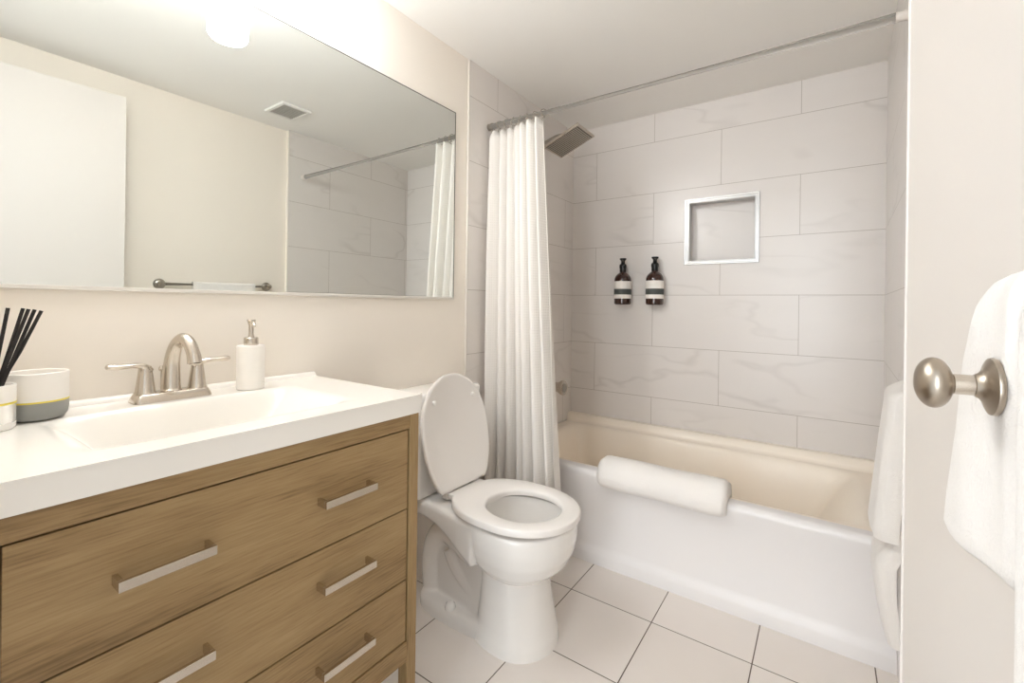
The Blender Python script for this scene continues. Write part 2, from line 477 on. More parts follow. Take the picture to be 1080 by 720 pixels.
def interp(tab, x):
    for (a, b), (c, d) in zip(tab, tab[1:]):
        if x <= c: return b + (d - b) * (x - a) / (c - a) if c > a else d
    return tab[-1][1]
# far (left in view) edge of the hand towel, height -> y
KD = 0.895
FAR = [(1.093 + (a - 1.093) * KD, b * KD) for a, b in [(0.893, 0.545), (0.905, 0.5635), (0.935, 0.555), (0.994, 0.530), (1.0525, 0.509), (1.084, 0.487), (1.102, 0.469), (1.112, 0.455), (1.1165, 0.435)]]
def out1(u, v):
    # columns run from near edge (u=0) to far edge (u=1)
    zt = 1.1165 + 0.002 * (1 - u) - 0.014 * max(0, (u - 0.72) / 0.28) ** 2 * 1.0
    zb = 0.918 - 0.022 * smoothstep(0.0, 0.95, u) + 0.010 * max(0, (u - .9) / .1) ** 2 + 0.008 * max(0, (.12 - u) / .12) ** 2
    z = 1.093 + (zt + (zb - zt) * v - 1.093) * KD
    yf = interp(FAR, z); yn = 0.3985 * KD
    return dproj(yn + (yf - yn) * u), z
door_towel('hand_towel', out1, 0.0012, 0.0078, hole=(dproj(0.3795), 1.0485, 0.0085), label='white hand towel hanging on the open door behind its round knob', seed=1)
def out2(u, v):
    zt = 1.110 - 0.012 * max(0, (u - 0.86) / 0.14) ** 2; zb = 0.55
    z = 1.093 + (zt + (zb - zt) * v - 1.093) * KD
    return dproj(KD * (0.24 + (0.3945 - 0.24) * u)), z
door_towel('bath_towel', out2, 0.0015, 0.0105, label='long white bath towel cut off by the right edge of the photo', seed=2)

# ------------------------------------------------------------------ mirror
t_ = thing('wall_mirror', 'large frameless mirror on the wall above the vanity', 'mirror', (0, 0.72, 1.11))
bm = bmesh.new(); box(bm, 0.0005, 0.0055, 0.02, 1.436, 1.1205, 1.9075)
finish('mirror_glass', bm, M['mirror'], parent=t_, smooth=False)
bm = bmesh.new(); box(bm, 0.0004, 0.0066, 1.436, 1.4385, 1.112, 1.9095); box(bm, 0.0004, 0.0066, 0.02, 1.436, 1.9075, 1.9095)
finish('mirror_edge', bm, M['mirror_edge'], parent=t_, smooth=False)
bm = bmesh.new(); box(bm, 0.0004, 0.0085, 0.02, 1.436, 1.1115, 1.1205, 0.001)
finish('bottom_channel', bm, M['trim'], parent=t_, smooth=False)

# ------------------------------------------------------------------ vanity light (its nearest shade is seen, and again in the mirror)
vl = thing('vanity_light', 'lit wall light with frosted cylinder shades above the mirror', 'wall light', (0, 0.43, 2.08))
bm = bmesh.new(); box(bm, 0.001, 0.03, 0.15, 0.71, 2.05, 2.115, 0.006); finish('back_plate', bm, M['nickel'], parent=vl)
for y in (0.251, 0.609):
    bm = bmesh.new(); tube(bm, spline([(0.03, y, 2.082), (0.08, y, 2.085), (0.14, y, 2.085), (0.16, y, 2.07), (0.16, y, 2.045)], 5), 0.009, 12)
    lathe(bm, [(0.028, 2.028), (0.03, 2.032), (0.03, 2.045), (0.012, 2.052)], (0.16, y, 0), n=24)
    a = finish('arm', bm, M['nickel'], parent=vl)
    bm = bmesh.new(); lathe(bm, [(0.001, 1.866), (0.035, 1.866), (0.047, 1.870), (0.052, 1.880), (0.053, 1.90), (0.053, 2.02), (0.049, 2.027), (0.001, 2.028)], (0.16, y, 0), n=40)
    finish('lamp_shade', bm, M['glow'], parent=vl)

# ------------------------------------------------------------------ vanity cabinet
VY0, VY1, VX = 0.068, 0.800, 0.474
va = thing('vanity_cabinet', 'brown oak vanity cabinet with three wide drawers under the sink', 'cabinet', (0.24, 0.434, 0))
SL0, SL1 = 0.0975, 0.7705           # stile inner edges
bm = bmesh.new()
ZT = 0.8185
for y0, y1 in ((VY0, SL0 - 0.001), (SL1 + 0.001, VY1)):
    for x0, x1 in ((VX - 0.032, VX), (0.008, 0.04)):
        l = bmesh.new(); box(l, x0, x1, y0, y1, 0.0, ZT, 0.0012)
        finish('leg', l, M['wood_v'], parent=va, smooth=False)
bm = bmesh.new()
box(bm, VX - 0.022, VX - 0.0005, SL0, SL1, 0.7845, ZT, 0.0008); finish('top_rail', bm, M['wood_h'], parent=va, smooth=False)
bm = bmesh.new()
box(bm, VX - 0.022, VX - 0.0005, SL0, SL1, 0.210, 0.2600, 0.0008); finish('bottom_rail', bm, M['wood_h'], parent=va, smooth=False)
for y0 in (VY0 + 0.006, VY1 - 0.022):
    bm = bmesh.new(); box(bm, 0.04, VX - 0.032, y0, y0 + 0.016, 0.21, ZT, 0.001)
    finish('side_panel', bm, M['wood_h'], parent=va, smooth=False)
bm = bmesh.new(); box(bm, 0.012, 0.018, SL0, SL1, 0.215, ZT - 0.001); box(bm, 0.02, VX - 0.04, SL0, SL1, 0.215, 0.227)
box(bm, VX - 0.045, VX - 0.03, SL0, SL1, 0.23, ZT - 0.001)
finish('carcass', bm, M['dark'], parent=va, smooth=False)  # cabinet inside coloured near-black so the gaps read as shaded
def pull(dr, yc, zc):
    bm = bmesh.new(); hw = 0.0625; x0 = VX - 0.0025; x1 = VX + 0.030
    box(bm, x1 - 0.007, x1, yc - hw, yc + hw, zc - 0.0075, zc + 0.0075, 0.0008)
    for s in (-1, 1):
        a, b = sorted((yc + s * hw, yc + s * (hw - 0.007))); box(bm, x0, x1 - 0.0068, a, b, zc - 0.0075, zc + 0.0075, 0.0008)
    finish('drawer_pull', bm, M['nickel'], parent=dr, smooth=False)
for z0, z1, zc in ((0.5890, 0.7810, 0.688), (0.4150, 0.5860, 0.5165), (0.2630, 0.4120, 0.3445)):
    bm = bmesh.new(); box(bm, VX - 0.024, VX - 0.0025, SL0 + 0.003, SL1 - 0.003, z0, z1, 0.0012)
    dr = finish('drawer', bm, M['wood_h'], parent=va, smooth=False)
    pull(dr, 0.2690, zc); pull(dr, 0.5895, zc)

# ------------------------------------------------------------------ vanity top with its integral sink
TY0, TY1, TX = 0.060, 0.8025, 0.4795
ZC = 0.8655
def top_z(x, y):
    z = ZC
    dx = min(x - 0.118, 0.418 - x); dy = min(y - 0.175, 0.665 - y)
    sx = smoothstep(0, 0.075 if x > 0.26 else 0.05, dx); sy = smoothstep(0, 0.13, dy)
    z -= 0.095 * min(sx, 1) * sy
    z += 0.012 * smoothstep(0.022, 0.014, x) if x < 0.022 else 0
    return z
bm = bmesh.new()
nx, ny = 96, 130; G = []
for i in range(nx + 1):
    x = 0.002 + (TX - 0.002) * i / nx
    G.append([bm.verts.new((x, TY0 + (TY1 - TY0) * j / ny, top_z(x, TY0 + (TY1 - TY0) * j / ny))) for j in range(ny + 1)])
for i in range(nx):
    for j in range(ny): bm.faces.new((G[i][j], G[i + 1][j], G[i + 1][j + 1], G[i][j + 1]))
ZB = ZC - 0.0455
def skirt(line):
    lo = [bm.verts.new((v.co.x, v.co.y, ZB)) for v in line]
    for k in range(len(line) - 1): bm.faces.new((line[k], line[k + 1], lo[k + 1], lo[k]))
for ln in ([G[nx][j] for j in range(ny + 1)], [G[0][j] for j in range(ny + 1)], [G[i][0] for i in range(nx + 1)], [G[i][ny] for i in range(nx + 1)]): skirt(ln)
for x0, x1, y0, y1 in ((0.002, 0.11, TY0, TY1), (0.425, TX, TY0, TY1), (0.11, 0.425, TY0, 0.168), (0.11, 0.425, 0.672, TY1)):
    bm.faces.new([bm.verts.new(p) for p in ((x0, y0, ZB), (x1, y0, ZB), (x1, y1, ZB), (x0, y1, ZB))])
bmesh.ops.remove_doubles(bm, verts=bm.verts[:], dist=1e-5)
ed = [e for e in bm.edges if e.is_manifold and e.calc_face_angle(0) > 1.2 and max(v.co.z for v in e.verts) > ZC - 0.02]
bmesh.ops.bevel(bm, geom=ed, offset=0.003, segments=2, affect='EDGES')
vt = finish('sink_countertop', bm, M['sink'], base=(0.24, 0.434, ZB), angle=40)
tag(vt, 'white vanity countertop with an integral rectangular sink on the oak cabinet', 'countertop')
bm = bmesh.new(); lathe(bm, [(0.026, 0.7706), (0.026, 0.7725), (0.021, 0.7735), (0.019, 0.772), (0.001, 0.772)], (0.25, 0.42, 0), n=28)
finish('drain', bm, M['nickel'], parent=vt)

# ------------------------------------------------------------------ faucet
FX, FY = 0.072, 0.4085
fa = thing('faucet', 'brushed nickel two-handle faucet on the vanity countertop', 'faucet', (FX, FY, ZC))
bm = bmesh.new()
def rr(cx, cy, hx, hy, r, z, n=6):
    out = []
    for sx, sy, a0 in ((1, 1, 0), (-1, 1, 90), (-1, -1, 180), (1, -1, 270)):
        for k in range(n + 1):
            a = math.radians(a0 + 90 * k / n); out.append(V(cx + sx * (hx - r) + r * math.cos(a), cy + sy * (hy - r) + r * math.sin(a), z))
    return out
rings(bm, [rr(FX, FY, 0.0275, 0.0755, 0.012, ZC + 0.0003), rr(FX, FY, 0.0275, 0.0755, 0.012, ZC + 0.004), rr(FX, FY, 0.0225, 0.0695, 0.011, ZC + 0.0175), rr(FX, FY, 0.0205, 0.067, 0.010, ZC + 0.019)])
finish('base_plate', bm, M['nickel'], parent=fa)
zb = ZC + 0.0185
bm = bmesh.new()
sp = spline([(FX - 0.004, FY, zb), (FX - 0.006, FY, zb + 0.030), (FX - 0.004, FY + 0.001, zb + 0.070), (FX + 0.008, FY + 0.004, zb + 0.104), (FX + 0.032, FY + 0.009, zb + 0.121), (FX + 0.056, FY + 0.013, zb + 0.112), (FX + 0.072, FY + 0.016, zb + 0.088), (FX + 0.077, FY + 0.017, zb + 0.068)], 7)
m_ = len(sp)
tube(bm, sp, [0.0185 - 0.0055 * smoothstep(0, 0.55, i / (m_ - 1)) + 0.0015 * smoothstep(.8, 1, i / (m_ - 1)) for i in range(m_)], 24)
lathe(bm, [(0.021, 0), (0.021, 0.003), (0.0185, 0.006)], (FX - 0.004, FY, zb - 0.001), n=28)
lathe(bm, [(0.011, 0), (0.0105, -0.003)], sp[-1], n=20)
finish('spout', bm, M['nickel'], parent=fa)
bm = bmesh.new(); lathe(bm, [(0.0028, 0), (0.0028, 0.055), (0.006, 0.058), (0.0065, 0.063), (0.004, 0.068), (0.001, 0.069)], (FX - 0.026, FY - 0.012, zb - 0.012), n=16)
finish('lift_rod', bm, M['nickel'], parent=fa)
for s in (-1, 1):
    y = FY + s * 0.0505
    bm = bmesh.new()
    lathe(bm, [(0.0205, 0), (0.0205, 0.003), (0.0185, 0.006), (0.0155, 0.03), (0.0132, 0.048), (0.0125, 0.056), (0.0105, 0.062), (0.004, 0.066), (0.001, 0.0665)], (FX, y, zb - 0.001), n=32)
    pts = spline([(FX, y - s * 0.004, zb + 0.048), (FX + 0.001, y + s * 0.004, zb + 0.060), (FX + 0.003, y + s * 0.020, zb + 0.0645), (FX + 0.005, y + s * 0.042, zb + 0.0645), (FX + 0.006, y + s * 0.062, zb + 0.0655), (FX + 0.006, y + s * 0.070, zb + 0.0655)], 6)
    k = len(pts)
    tube(bm, pts, [0.0125 * (1 - 0.30 * smoothstep(0, 0.5, i / (k - 1))) * math.sqrt(max(0.03, 1 - (max(0, i / (k - 1) - .62) / .38) ** 2.2)) for i in range(k)], 20,
         [(1.0 + 0.25 * smoothstep(0.2, 0.6, i / (k - 1)), 1.0 - 0.34 * smoothstep(0.0, 0.3, i / (k - 1)) + 0.16 * smoothstep(.5, .85, i / (k - 1))) for i in range(k)])
    finish('handle', bm, M['nickel'], parent=fa)

# ------------------------------------------------------------------ soap dispenser on the counter
so = thing('soap_dispenser', 'white cylindrical soap dispenser with a metal pump on the vanity countertop', 'soap dispenser', (0.085, 0.576, ZC))
bm = bmesh.new(); lathe(bm, [(0.030, 0.0004), (0.0325, 0.003), (0.0325, 0.1115), (0.031, 0.1135), (0.001, 0.1135)], (0.085, 0.576, ZC), n=48)
finish('bottle', bm, M['ceramic'], parent=so)
bm = bmesh.new(); z = ZC + 0.1135
lathe(bm, [(0.0165, 0), (0.0170, 0.002), (0.0170, 0.018), (0.0155, 0.020), (0.0075, 0.020), (0.006, 0.030), (0.0062, 0.05), (0.009, 0.060), (0.0105, 0.064), (0.0095, 0.066), (0.001, 0.066)], (0.085, 0.576, z), n=32)
tube(bm, [(0.085, 0.576, z + 0.059), (0.105, 0.570, z + 0.060), (0.122, 0.565, z + 0.056), (0.127, 0.5635, z + 0.051)], [0.006, 0.0055, 0.0045, 0.004], 14)
finish('pump', bm, M['nickel'], parent=so)

# ------------------------------------------------------------------ tumbler and reed diffuser
cu = thing('ceramic_cup', 'wide white and grey cup with a yellow band beside the reed diffuser', 'cup', (0.088, 0.1875, ZC))
R0 = 0.0445
bm = bmesh.new(); lathe(bm, [(0.001, 0.0005), (R0 - 0.014, 0.0005), (R0 - 0.006, 0.003), (R0 - 0.0015, 0.010), (R0, 0.022), (R0, 0.0345), (0.001, 0.0345)], (0.088, 0.1875, ZC), n=56)
finish('grey_base', bm, M['grey_ceramic'], parent=cu)
bm = bmesh.new(); lathe(bm, [(0.001, 0.0346), (R0 + 0.0003, 0.0346), (R0 + 0.0003, 0.0375), (0.001, 0.0375)], (0.088, 0.1875, ZC), n=56)
finish('band', bm, M['yellow'], parent=cu)
bm = bmesh.new(); lathe(bm, [(0.001, 0.0376), (R0, 0.0376), (R0, 0.088), (R0 - 0.002, 0.0895), (R0 - 0.004, 0.088), (R0 - 0.004, 0.045), (0.001, 0.044)], (0.088, 0.1875, ZC), n=56)
finish('body', bm, M['ceramic'], parent=cu)

dx, dy = 0.135, 0.1195
df = thing('reed_diffuser', 'white and silver reed diffuser with black sticks at the left edge of the countertop', 'reed diffuser', (dx, dy, ZC))
R1 = 0.036
bm = bmesh.new(); lathe(bm, [(0.001, 0.0005), (R1 - 0.002, 0.0005), (R1, 0.003), (R1, 0.012), (0.001, 0.012)], (dx, dy, ZC), n=48); finish('base', bm, M['ceramic'], parent=df)
bm = bmesh.new(); lathe(bm, [(0.001, 0.0121), (R1, 0.0121), (R1, 0.044), (0.001, 0.044)], (dx, dy, ZC), n=48); finish('silver_band', bm, M['chrome'], parent=df)
bm = bmesh.new(); lathe(bm, [(0.001, 0.0441), (R1 + 0.0003, 0.0441), (R1 + 0.0003, 0.0475), (0.001, 0.0475)], (dx, dy, ZC), n=48); finish('yellow_band', bm, M['yellow'], parent=df)
bm = bmesh.new(); lathe(bm, [(0.001, 0.0476), (R1, 0.0476), (R1, 0.076), (R1 - 0.002, 0.0775), (R1 - 0.004, 0.076), (R1 - 0.004, 0.058), (0.001, 0.057)], (dx, dy, ZC), n=48); finish('jar', bm, M['ceramic'], parent=df)
for (bx, by, tx, ty, tz) in ((0.005, 0.008, 0.004, 0.036, 0.214), (0.004, 0.016, -0.010, 0.056, 0.213), (-0.004, 0.016, 0.010, 0.060, 0.212), (0.008, 0.022, 0.0, 0.069, 0.211), (0.0, 0.022, 0.004, 0.077, 0.209), (-0.010, 0.006, -0.012, -0.055, 0.205), (0.006, -0.006, 0.010, -0.046, 0.207)):
    bm = bmesh.new(); a = V(dx + bx * 0.6, dy + by * 0.6, ZC + 0.059); b = V(dx + tx, dy + ty - (0.012 if ty > 0 else 0), ZC + tz - 0.004)
    tube(bm, [a, a.lerp(b, .5) + V(0, 0, 0), b], 0.0027, 8); finish('reed', bm, M['reed'], parent=df)

# ------------------------------------------------------------------ toilet
TYC = 1.257
to = thing('toilet', 'white toilet with its lid raised between the vanity and the bathtub', 'toilet', (0.35, TYC, 0))
def egg(z, xr, xf, hw, n=56, p=2.0, k=0.42):
    """plan outline: widest point k of the way from the front"""
    xm = xf - (xf - xr) * k; out = []
    for i in range(n):
        a = 2 * math.pi * i / n; c, s = math.cos(a), math.sin(a)
        hx = (xf - xm) if c > 0 else (xm - xr)
        q = p if c > 0 else p + 0.35
        out.append(V(xm + hx * math.copysign(abs(c) ** (2 / q), c), TYC + hw * math.copysign(abs(s) ** (2 / q), s), z))
    return out
bm = bmesh.new()
rings(bm, [egg(z, a, b, w) for z, a, b, w in ((-0.012, .325, .616, .131), (0.0, .325, .616, .131), (0.03, .332, .612, .129), (0.06, .345, .604, .124), (0.12, .352, .590, .118), (0.18, .357, .580, .114), (0.24, .357, .574, .112), (0.27, .36, .565, .10))])
rings(bm, [egg(z, a, b, w) for z, a, b, w in ((0.215, .40, .560, .092), (0.228, .372, .592, .116), (0.245, .352, .622, .140), (0.270, .335, .647, .159), (0.305, .32, .663, .170), (0.345, .305, .671, .1755), (0.38, .295, .672, .176), (0.394, .295, .671, .175), (0.398, .30, .666, .170))])
# rear deck
def sec(x, z0, z1, hw, r=0.02, n=5):
    out = []
    hz = (z1 - z0) / 2; zc = (z0 + z1) / 2; r = min(r, hz * .9)
    for sy, sz, a0 in ((1, 1, 0), (-1, 1, 90), (-1, -1, 180), (1, -1, 270)):
        for k in range(n + 1):
            a = math.radians(a0 + 90 * k / n); out.append(V(x, TYC + sy * (hw - r) + r * math.cos(a), zc + sz * (hz - r) + r * math.sin(a)))
    return out
rings(bm, [sec(x, a, b, w) for x, a, b, w in ((.02, .348, .402, .134), (.10, .346, .402, .135), (.17, .343, .402, .137), (.23, .333, .402, .142), (.29, .314, .402, .152), (.34, .288, .402, .160), (.40, .252, .400, .16))])
# trapway body
pts = spline([(.42, TYC, .24), (.33, TYC, .215), (.255, TYC, .245), (.19, TYC, .265), (.135, TYC, .22), (.115, TYC, .14), (.12, TYC, .07), (.13, TYC, .02)], 6)
tube(bm, pts, 0.052, 24, [(1.45, 1.0)] * len(pts))
pts = spline([(.40, TYC, .10), (.33, TYC, .11), (.26, TYC, .16), (.22, TYC, .22)], 6)
tube(bm, pts, 0.06, 24, [(1.2, 1.0)] * len(pts))
rings(bm, [sec(x, 0.02, b, w) for x, b, w in ((.15, .26, .05), (.25, .33, .062), (.38, .33, .075))])
# foot
rings(bm, [super_ring(.27, TYC, .195 - d, .118 - d, z, 48, 3.0) for z, d in ((-.012, 0), (0, 0), (.03, .0), (.043, .006), (.048, .016))])
o = finish('tmp_bowl', bm, M['porcelain'])
md = o.modifiers.new('r', 'REMESH'); md.mode = 'VOXEL'; md.voxel_size = 0.0045
sm = o.modifiers.new('s', 'SMOOTH'); sm.factor = 0.5; sm.iterations = 7
cb = bmesh.new()
rings(cb, [egg(z, a, b, w, k=.46) for z, a, b, w in ((0.19, .47, .55, .035), (0.22, .44, .585, .065), (0.28, .395, .620, .100), (0.34, .37, .635, .122), (0.375, .358, .640, .128), (0.45, .355, .642, .130))])
cut = finish('tmp_cut', cb, M['porcelain'])
bo = o.modifiers.new('b', 'BOOLEAN'); bo.operation = 'DIFFERENCE'; bo.object = cut; bo.solver = 'EXACT'
dg = bpy.context.evaluated_depsgraph_get()
me = bpy.data.meshes.new_from_object(o.evaluated_get(dg)); me.name = 'bowl'
bpy.data.objects.remove(o); bpy.data.objects.remove(cut)
me.transform(Matrix.Translation(-V(0.35, TYC, 0)))
for v in me.vertices: v.co.z = max(v.co.z, 0.0)
bowl = bpy.data.objects.new('bowl', me); COL.objects.link(bowl); bowl.parent = to
me.materials.clear(); me.materials.append(M['porcelain'])
me.polygons.foreach_set('use_smooth', [True] * len(me.polygons)); me.set_sharp_from_angle(angle=math.radians(50))
for s in (-1, 1):
    bm = bmesh.new(); lathe(bm, [(0.0185, 0), (0.019, 0.005), (0.016, 0.017), (0.010, 0.024), (0.001, 0.026)], (0.262, TYC + s * 0.096, 0.044), n=24)
    finish('bolt_cap', bm, M['porcelain'], parent=to)
# water in the bowl
bm = bmesh.new(); bm.faces.new([bm.verts.new(p) for p in egg(0.215, .452, .572, .055, k=.46)]); finish('water', bm, mat('bowl_water', srgb(196, 198, 196), 0.03), parent=to)
# seat ring
bm = bmesh.new()
def seat_out(d, z): return egg(z, .242 + d, .684 - d, .179 - d, 72, 2.1, .46)
def seat_in(d, z): return egg(z, .373 - d, .622 + d, .115 + d, 72, 2.0, .47)
rs = [seat_out(.003, .4085), seat_out(0, .4105), seat_out(0, .4265), seat_out(.002, .4295), seat_out(.007, .4315), seat_in(.009, .4300), seat_in(.003, .4275), seat_in(0, .422), seat_in(.002, .4085)]
Ls = rings(bm, rs, False, False)
for i in range(72): bm.faces.new((Ls[-1][i], Ls[-1][(i + 1) % 72], Ls[0][(i + 1) % 72], Ls[0][i]))
box(bm, .236, .292, TYC - .086, TYC + .086, .4085, .4305, .004, 3)
seat = finish('seat', bm, M['seat'], parent=to, angle=50)
for s in (-1, 1):
    bm = bmesh.new(); box(bm, .205, .236, TYC + s * .072 - .016, TYC + s * .072 + .016, .4035, .436, .007, 3)
    finish('hinge', bm, M['seat'], parent=seat)
# raised lid, leaning back against the tank
LB, LT = V(.243, TYC, .4325), V(.163, TYC, .832)
ld = (LT - LB); ll = ld.length; ld.normalize(); ln = V(ld.z, 0, -ld.x)
def lid_outline(d):
    out = []
    for i in range(72):
        a = 2 * math.pi * i / 72; c, s = math.cos(a), math.sin(a)
        m0 = 0.215; h = (ll - m0) if c > 0 else m0
        q = 2.05 if c > 0 else 2.3
        h = h + (0.055 if c <= 0 else 0)
        u = m0 + (h - d) * math.copysign(abs(c) ** (2 / q), c); w = (0.174 - d) * math.copysign(abs(s) ** (2 / q), s)
        out.append((max(u, 0.004 + d), w))
    return out
def L3(u, w, n): return LB + ld * u + V(0, w, 0) + ln * n
bm = bmesh.new()
rings(bm, [[L3(u, w, n) for u, w in lid_outline(d)] for n, d in ((-.020, .012), (-.018, .004), (-.012, 0), (-.002, 0), (0.0, .003), (0.0008, .009), (-0.0012, .013))])
lid = finish('lid', bm, M['seat'], parent=to, angle=50)
for w in (-.105, .105):
    bm = bmesh.new(); lathe(bm, [(0.0085, 0), (0.0085, .004), (0.006, .0065), (.001, .007)], L3(.315, w, -.001), ln, 20); finish('bumper', bm, M['white_plastic'], parent=lid)
# tank
bm = bmesh.new()
rings(bm, [rr(.088, TYC, a, b, .03, z) for z, a, b in ((.4035, .062, .160), (.408, .068, .166), (.46, .072, .170), (.728, .078, .176), (.732, .076, .174))])
finish('tank', bm, M['porcelain'], parent=to, angle=50)
bm = bmesh.new()
rings(bm, [rr(.086, TYC, a, b, .03, z) for z, a, b in ((.7325, .080, .180), (.738, .084, .184), (.764, .084, .184), (.772, .078, .178), (.774, .06, .16))])
finish('tank_lid', bm, M['porcelain'], parent=to, angle=50)

# ------------------------------------------------------------------ bathtub
def xr_at(y): return 1.492 + (1.5235 - 1.492) * (y - TRIM_Y) / (B - TRIM_Y) - 0.001
tb = thing('bathtub', 'white alcove bathtub with a cream interior under the tiled shower walls', 'bathtub', (0.75, 2.15, 0))
RZ = 0.387
# apron: profile in (y, z), swept across x
prof = [(1.772, 0.0), (1.772, 0.040), (1.775, 0.052), (1.784, 0.062), (1.788, 0.08), (1.790, 0.20), (1.789, 0.30), (1.786, 0.345), (1.783, 0.362)]
for k in range(1, 7):
    a = math.radians(180 - 15 * k); prof.append((1.806 + 0.023 * math.cos(a), 0.364 + 0.023 * math.sin(a)))
prof += [(1.835, RZ)]
bm = bmesh.new(); N = 60
rows = []
for i in range(N + 1):
    f = i / N; r = []
    for y, z in prof:
        yy = y
        if 0.07 < z < 0.34:                        # shallow raised border at the ends of the apron
            edge = min(f, 1 - f); yy += 0.004 * smoothstep(0.03, 0.07, edge) * smoothstep(0.07, 0.10, z) * smoothstep(.34, .31, z)
        r.append(bm.verts.new((0.008 + f * (xr_at(1.79) - 0.008), yy, z)))
    rows.append(r)
for a, b in zip(rows, rows[1:]):
    for k in range(len(prof) - 1): bm.faces.new((a[k], a[k + 1], b[k + 1], b[k]))
finish('apron', bm, M['enamel'], parent=tb, angle=60)
# basin: height field
TX0, TY_0, TY_1 = 0.008, 1.835, B - 0.001
def tub_z(fx, y, X):
    z = RZ
    df = y - 1.848; db = (TY_1 - 0.062) - y
    dl = fx - 0.075; dr_ = (X - 0.075) - fx
    s = smoothstep(0, .06, df) * smoothstep(0, .10, db) * smoothstep(0, .11, dl) * smoothstep(0, .26, dr_)
    # rounded corners
    z -= 0.335 * s
    z += 0.046 * smoothstep(TY_1 - 0.055, TY_1 - 0.035, y)
    return z
bm = bmesh.new(); nx, ny = 110, 90; G = []
for i in range(nx + 1):
    r = []
    for j in range(ny + 1):
        y = TY_0 + (TY_1 - TY_0) * j / ny; X = xr_at(y); x = TX0 + (X - TX0) * i / nx
        r.append(bm.verts.new((x, y, tub_z(x, y, X))))
    G.append(r)
for i in range(nx):
    for j in range(ny): bm.faces.new((G[i][j], G[i + 1][j], G[i + 1][j + 1], G[i][j + 1]))
o = finish('basin', bm, M['cream_enamel'], parent=tb, angle=80)

# folded bath mat draped over the tub rim
bm = bmesh.new()
yi, yo, zt_ = 1.7665, 1.866, RZ + 0.004
pr = [(1.7835, 0.352), (1.778, 0.347), (1.768, 0.343), (1.754, 0.343), (1.741, 0.350), (1.734, 0.368), (1.735, 0.395), (1.744, 0.422), (1.760, 0.443), (1.785, 0.455), (1.815, 0.457), (1.845, 0.450), (1.880, 0.432), (1.892, 0.405), (1.893, 0.378), (1.889, 0.362), (1.879, 0.362), (1.872, 0.378), (1.858, 0.3908), (1.835, 0.3905), (1.810, 0.3905), (1.792, 0.386), (1.782, 0.374), (1.7805, 0.362)]
MX0, MX1 = 0.537, 1.028
cy_, cz_ = 1.80, 0.425
RS = []
n = 26
for i in range(n + 1):
    f = i / n; x = MX0 + (MX1 - MX0) * f
    e = min(f, 1 - f) * (MX1 - MX0); k = 1.0
    R_ = 0.020
    sh = 1 - smoothstep(0, R_, e) if e < R_ else 0
    ring = []
    for idx, (y, z) in enumerate(pr):
        inner = idx >= 17 or idx == 0
        q = 0.0 if inner else (0.016 if f < .5 else 0.009) * sh ** 1.5
        d = V(0, cy_ - y, cz_ - 0.03 - z); d = d / max(d.length, 1e-4)
        wob = 0 if inner else 0.0015 * math.sin(11 * f + idx * .7)
        ring.append(V(x, y, z) + d * (q + wob))
    RS.append(ring)
rings(bm, RS)
bt = finish('bath_mat', bm, M['towel'], base=(0.78, 1.80, 0.345), angle=75)
tag(bt, 'white folded bath mat draped over the front rim of the bathtub', 'bath mat')

# ------------------------------------------------------------------ shower rod and curtain
def rodp(x, dy=0.0, dz=0.0):
    f = x / 1.49; return V(x, 1.668 - 0.048 * f + dy, 1.9215 - 0.0235 * f + dz)
RY = 1.655
sr = thing('shower_rod', 'straight chrome shower curtain rod spanning the tub alcove', 'shower rod', (0.75, 1.64, 1.91))
bm = bmesh.new(); tube(bm, [rodp(0.012), rodp(1.462)], 0.0135, 32)
finish('rod', bm, M['chrome'], parent=sr)
XW = xr_at(1.62); rd = (rodp(1) - rodp(0)).normalized(); pw = rodp(XW)
bm = bmesh.new(); lathe(bm, [(0.0122, -0.036), (0.0128, -0.034), (0.0132, -0.010), (0.0150, -0.006), (0.0155, -0.002), (0.001, -0.0015)], pw, rd, 28); finish('end_cap', bm, M['cap'], parent=sr)
bm = bmesh.new(); lathe(bm, [(0.001, 0.001), (0.0160, 0.001), (0.0160, 0.006), (0.0150, 0.010), (0.0145, 0.016), (0.001, 0.016)], rodp(0.0062), rd, 28); finish('end_cap', bm, M['dark_nickel'], parent=sr)

cu_ = thing('shower_curtain', 'white textured shower curtain bunched at the left end of the rod', 'shower curtain', (0.17, RY, 0.15))
bm = bmesh.new(); lay = bm.loops.layers.uv.verify()
NU, NV = 240, 60; ZTOP, ZBOT = 1.892, 0.145
G = []; FOLDS = 7.5
def cur(u, v):
    x0 = 0.020; x1 = 0.318 + 0.118 * v ** 1.15
    uu = u + 0.012 * math.sin(2 * math.pi * u * 3.1 + 1.0) + 0.010 * math.sin(2 * math.pi * u * 5.3)
    ph = 2 * math.pi * FOLDS * (uu + 0.015 * math.sin(3.0 * v + 4 * u))
    amp = 0.020 + 0.018 * v + 0.006 * math.sin(7 * u + 2)
    pk = math.sin(ph)
    y = rodp(x0 + (x1 - x0) * u).y * (1 - v) + RY * v - 0.016 * v + amp * (pk + 0.22 * math.sin(2 * ph + 1.2 + v)) + 0.020 * v * math.sin(2.2 * u + .6) + 0.012 * math.sin(5 * u + 1.5 * v)
    x = x0 + (x1 - x0) * u + (0.010 + 0.004 * v) * math.cos(ph) * min(1, u * 6, (1 - u) * 6)
    y -= 0.030 * smoothstep(0.10, 0.03, u) * (1 - 0.6 * v)
    zt = ZTOP - 0.010 * abs(math.sin(ph / 2 + .5)) - 0.030 * smoothstep(0.10, 0.06, u)
    return V(max(x, 0.012), y, zt + (ZBOT - zt) * v)
for i in range(NU + 1): G.append([bm.verts.new(cur(i / NU, j / NV)) for j in range(NV + 1)])
arc = [0]
for i in range(NU): arc.append(arc[-1] + (cur((i + 1) / NU, .5) - cur(i / NU, .5)).length)
